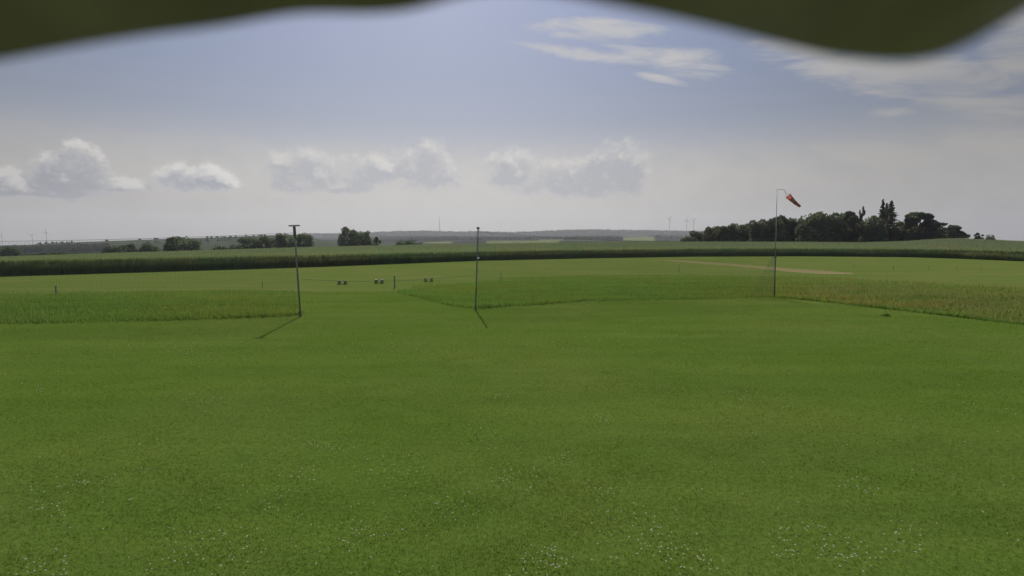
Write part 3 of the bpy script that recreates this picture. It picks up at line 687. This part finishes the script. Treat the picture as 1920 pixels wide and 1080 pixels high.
# nets
def net(name, P0, P1, h0, h1, label, cell=.085, sag=.10, far=None, thick=.0022):
    P0 = Vector(P0); P1 = Vector(P1); Ln = (P1-P0).length; nx = int(Ln/cell); nz_ = int(max(h0, h1)/cell)
    root = empty(name, P0, label, 'net', 'nets strung between the poles')
    d = (P1-P0).normalized(); side = Vector((-d.y, d.x, 0))
    def pt(u, v):
        top = h0+(h1-h0)*u-sag*4*u*(1-u); q = d*Ln*u
        q += side*(.12*math.sin(u*21)*math.sin(v*3.1))*(1-v)*v*2
        return Vector((q.x, q.y, .05+(top-.05)*v))
    Vv = []; Ff = []
    def strand(pl_):
        for a, b in zip(pl_, pl_[1:]):
            t = (b-a); s1 = (Vector((0, 0, 1)) if abs(t.z) < abs(t.x)+abs(t.y) else Vector((d.x, d.y, 0)))*thick; s2 = side*thick; i0 = len(Vv)
            for q in (a, b): Vv.extend([q+s1, q-s1*.5+s2*.87, q-s1*.5-s2*.87])
            for k in range(3): Ff.append((i0+k, i0+(k+1) % 3, i0+3+(k+1) % 3, i0+3+k))
    for i in range(nx+1):
        u = i/nx; strand([pt(u, j/6) for j in range(7)])
    for j in range(nz_+1):
        v = j/nz_; strand([pt(i/24, v) for i in range(25)])
    link('netting', npmesh('netting', [tuple(v) for v in Vv], Ff), M_net, root)
    bmo('top_rope', lambda bm: add_tube(bm, [pt(i/30, 1)+Vector((0, 0, .006)) for i in range(31)], .006, 6), M_rope, root)
    return root, pt
farL = gnd(-220, 612)
net('safety_net', bL+Vector((-.09, .0, 0)), farL, (vL*.915).z, 2.95, 'dark safety net stretched left from the T-topped pole')
net('safety_net', bM+Vector((.06, 0, 0)), bR+Vector((-.06, 0, 0)), (vM*.955).z, 3.0, 'dark safety net between the middle pole and the windsock pole', sag=.26)
# surplus netting gathered against the windsock pole
bp_ = bR+Vector((-.05, -.10, 0)); gl = empty('gathered_net', bp_, 'slack piece of netting hung in a triangle against the windsock pole', 'net')
Vv = []; Ff = []
wv = (bM-bR).normalized()
def gpt(u, v): q = wv*(1.35*u*(1-v)**.8); return Vector((q.x, q.y-.05*math.sin(u*30), .06+2.2*v))
def strand2(pl_, th_=.0014):
    for a, b in zip(pl_, pl_[1:]):
        i0 = len(Vv); s1 = Vector((th_, 0, th_)); s2 = Vector((0, th_, 0))
        for q in (a, b): Vv.extend([q+s1, q-s1*.5+s2, q-s1*.5-s2])
        for k in range(3): Ff.append((i0+k, i0+(k+1) % 3, i0+3+(k+1) % 3, i0+3+k))
for i in range(34): strand2([gpt(i/33, j/8) for j in range(9)])
for j in range(40): strand2([gpt(i/14, j/40) for i in range(15)])
link('netting', npmesh('netting', [tuple(v) for v in Vv], Ff), M_net, gl)
bmo('edge_cord', lambda bm: add_tube(bm, [gpt(1, j/12) for j in range(13)], .004, 6), M_net, gl)
# cord across the gap
cA = at(565, 523.5, bL.y-.02); cB = at(889, 515.5, bM.y-.02)
cp = [cA.lerp(cB, i/20)+Vector((0, 0, -.16*4*(i/20)*(1-i/20))) for i in range(21)]
cd_ = bmo('barrier_cord', lambda bm: add_tube(bm, cp, .0055, 6), M_rope); tag(cd_, 'thin pale cord closing the gap between the T-topped and middle poles', 'cord')

# posts
def post(px_, base, top, wpx, label, mt=M_wood, group=None, name='marker_post'):
    b = gnd(px_, base); H = CAMH+slope(top)*b.y; r_ = wpx/F*b.y/2
    o = empty(name, b, label, 'post', group)
    bmo('stake', lambda bm: add_tube(bm, [(0, 0, -.1), (0, 0, H*.96), (.0, 0, H)], [r_, r_*.95, r_*.6], 8), mt, o)
    bmo('cap', lambda bm: add_tube(bm, [(0, 0, H-.03), (0, 0, H+.02)], r_*1.25, 8), M_dkst, o)
post(740, 540, 518, 2.6, 'dark wooden stake right of the model aircraft stands')
post(105.5, 553, 537, 2.4, 'short thick stake in the grass at far left')
post(939.5, 528, 513, 1.2, 'thin stake just right of the middle pole')
post(492, 541, 528, 1.3, 'thin stake left of the T-topped pole')
for k, px_ in enumerate((1601, 1675, 1740, 1794, 1839)):
    post(px_, 506+k*.8, 497+k*.8, .6, '%s thin rod from the left in the runway row at far right' % ordn[k], M_wood, 'thin marker rods on the runway at far right', 'marker_rod')
post(1273, 510, 499, .8, 'thin rod on the runway left of the windsock pole', M_wood, None, 'marker_rod')

# aircraft stands
def stand(px_, base, white, label):
    b = gnd(px_, base); o = empty('aircraft_stand', b, label, 'stand', 'low stands for model aircraft on the runway edge', random.uniform(-.1, .1)); sp = 4.4/F*b.y*1.5
    def frame(bm):
        for y in (-.16, .16): add_tube(bm, [(-sp-.1, y, .03), (sp+.1, y, .03)], .009, 6)
    o.scale = (.85, .85, .85); bmo('base_frame', frame, M_dark, o)
    for s_ in (-1, 1):
        def cr_(bm):
            for y in (-.13, .13):
                add_tube(bm, [(s_*sp-.12, y, .03), (s_*sp+.10, y, .30)], .026, 6); add_tube(bm, [(s_*sp+.12, y+.003, .03), (s_*sp-.10, y+.003, .30)], .026, 6)
            add_box(bm, (s_*sp, 0, .13), (.13, .28, .05), None, .01)
            add_box(bm, (s_*sp, 0, .21), (.15, .26, .08), None, .015)
        c = bmo('cradle', cr_, M_dark, o)
        bmo('padding', lambda bm: [add_tube(bm, [(s_*sp+q, -.13, .29), (s_*sp+q, .13, .29)], .024, 8) for q in (-.05, .05)], M_white if white == 2 else (M_rope if white else M_dark), c)
stand(642, 533.5, 0, 'left stand of three, all dark without pale pads')
stand(711, 531.5, 2, 'middle stand of three with two bright white tops')
stand(803.5, 528.5, 1, 'right stand of three with dull pale tops')

# ------------------------------------------------------------------ rain hood over the lens
OUT = [(-700, 220), (-300, 150), (-100, 120), (0, 104), (100, 85), (200, 68), (300, 53), (400, 42), (470, 30), (520, 20), (580, 13), (650, 16), (740, 15), (800, 4), (850, -10), (950, -22), (1050, -14), (1150, 7), (1250, 27), (1350, 44),
       (1450, 70), (1550, 95), (1640, 110), (1700, 113), (1770, 100), (1830, 72), (1890, 34), (1940, 5), (1980, -15), (2100, -50), (2500, -60)]
OUT = [(x, y+(10 if x < 820 or 1300 < x < 1600 else 4)) for x, y in OUT]
YH = .27; M_hood = plain('weathered_dark_tarpaulin', (.38, .28, .62), .85, 0, .2, 14)
hr = empty('camera_hood', (0, .1, CAMH+.14), 'dark wavy-edged tarpaulin hood hanging close over the top of the view', 'hood')
def hood(bm):
    off = Vector((0, .1, CAMH+.14)); th_ = .003; rows = []
    xs_ = np.linspace(-700, 2500, 129); ys_ = np.interp(xs_, [p[0] for p in OUT], [p[1] for p in OUT])
    ys_ = np.convolve(np.pad(ys_, 2, 'edge'), [.1, .2, .4, .2, .1], 'valid')
    for x_, y_ in zip(xs_, ys_):
        e_ = at(x_, y_, YH); row = []
        for j in range(9):
            t = j/8; yy = YH-.62*t; zz = e_.z+(CAMH+.19-e_.z)*(1-(1-t)**2.2)+.016*math.sin(x_*.011+t*3)*t*(1-t)
            row.append(Vector((e_.x*(1+.1*t), yy, zz))-off)
        rows.append(row)
    lo = [[bm.verts.new(p) for p in r_] for r_ in rows]; hi = [[bm.verts.new(p+Vector((0, 0, th_))) for p in r_] for r_ in rows]
    for i in range(len(rows)-1):
        for j in range(8):
            bm.faces.new((lo[i][j], lo[i][j+1], lo[i+1][j+1], lo[i+1][j])); bm.faces.new((hi[i][j], hi[i+1][j], hi[i+1][j+1], hi[i][j+1]))
        bm.faces.new((lo[i][0], lo[i+1][0], hi[i+1][0], hi[i][0])); bm.faces.new((lo[i][8], hi[i][8], hi[i+1][8], lo[i+1][8]))
    for i in (0, -1):
        for j in range(8): bm.faces.new((lo[i][j], hi[i][j], hi[i][j+1], lo[i][j+1]))
bmo('tarpaulin', hood, M_hood, hr, True)

# ------------------------------------------------------------------ haze: one closed box of even air
HAZE = 1.2e-4
def hm(h, out):
    v = h.n('ShaderNodeVolumePrincipled'); v.inputs['Color'].default_value = (.85, .89, .97, 1); v.inputs['Density'].default_value = HAZE; v.inputs['Anisotropy'].default_value = .35
    h.nt.links.new(v.outputs[0], out.inputs['Volume']); return None
M_haze = mat('haze_air', hm)
zs = [v.co.z for v in bpy.data.objects['ground'].data.vertices]; vx = [v.co for v in bpy.data.objects['ground'].data.vertices]
lo = Vector((min(v.x for v in vx)-20, min(v.y for v in vx)-20, min(zs)-1)); hi = Vector((max(v.x for v in vx)+20, max(v.y for v in vx)+20, 260))
hb = bmo('haze', lambda bm: add_box(bm, (lo+hi)/2, hi-lo), M_haze); tag(hb, kind='stuff')
print('haze box', lo, hi, 'ground z', min(zs), max(zs))
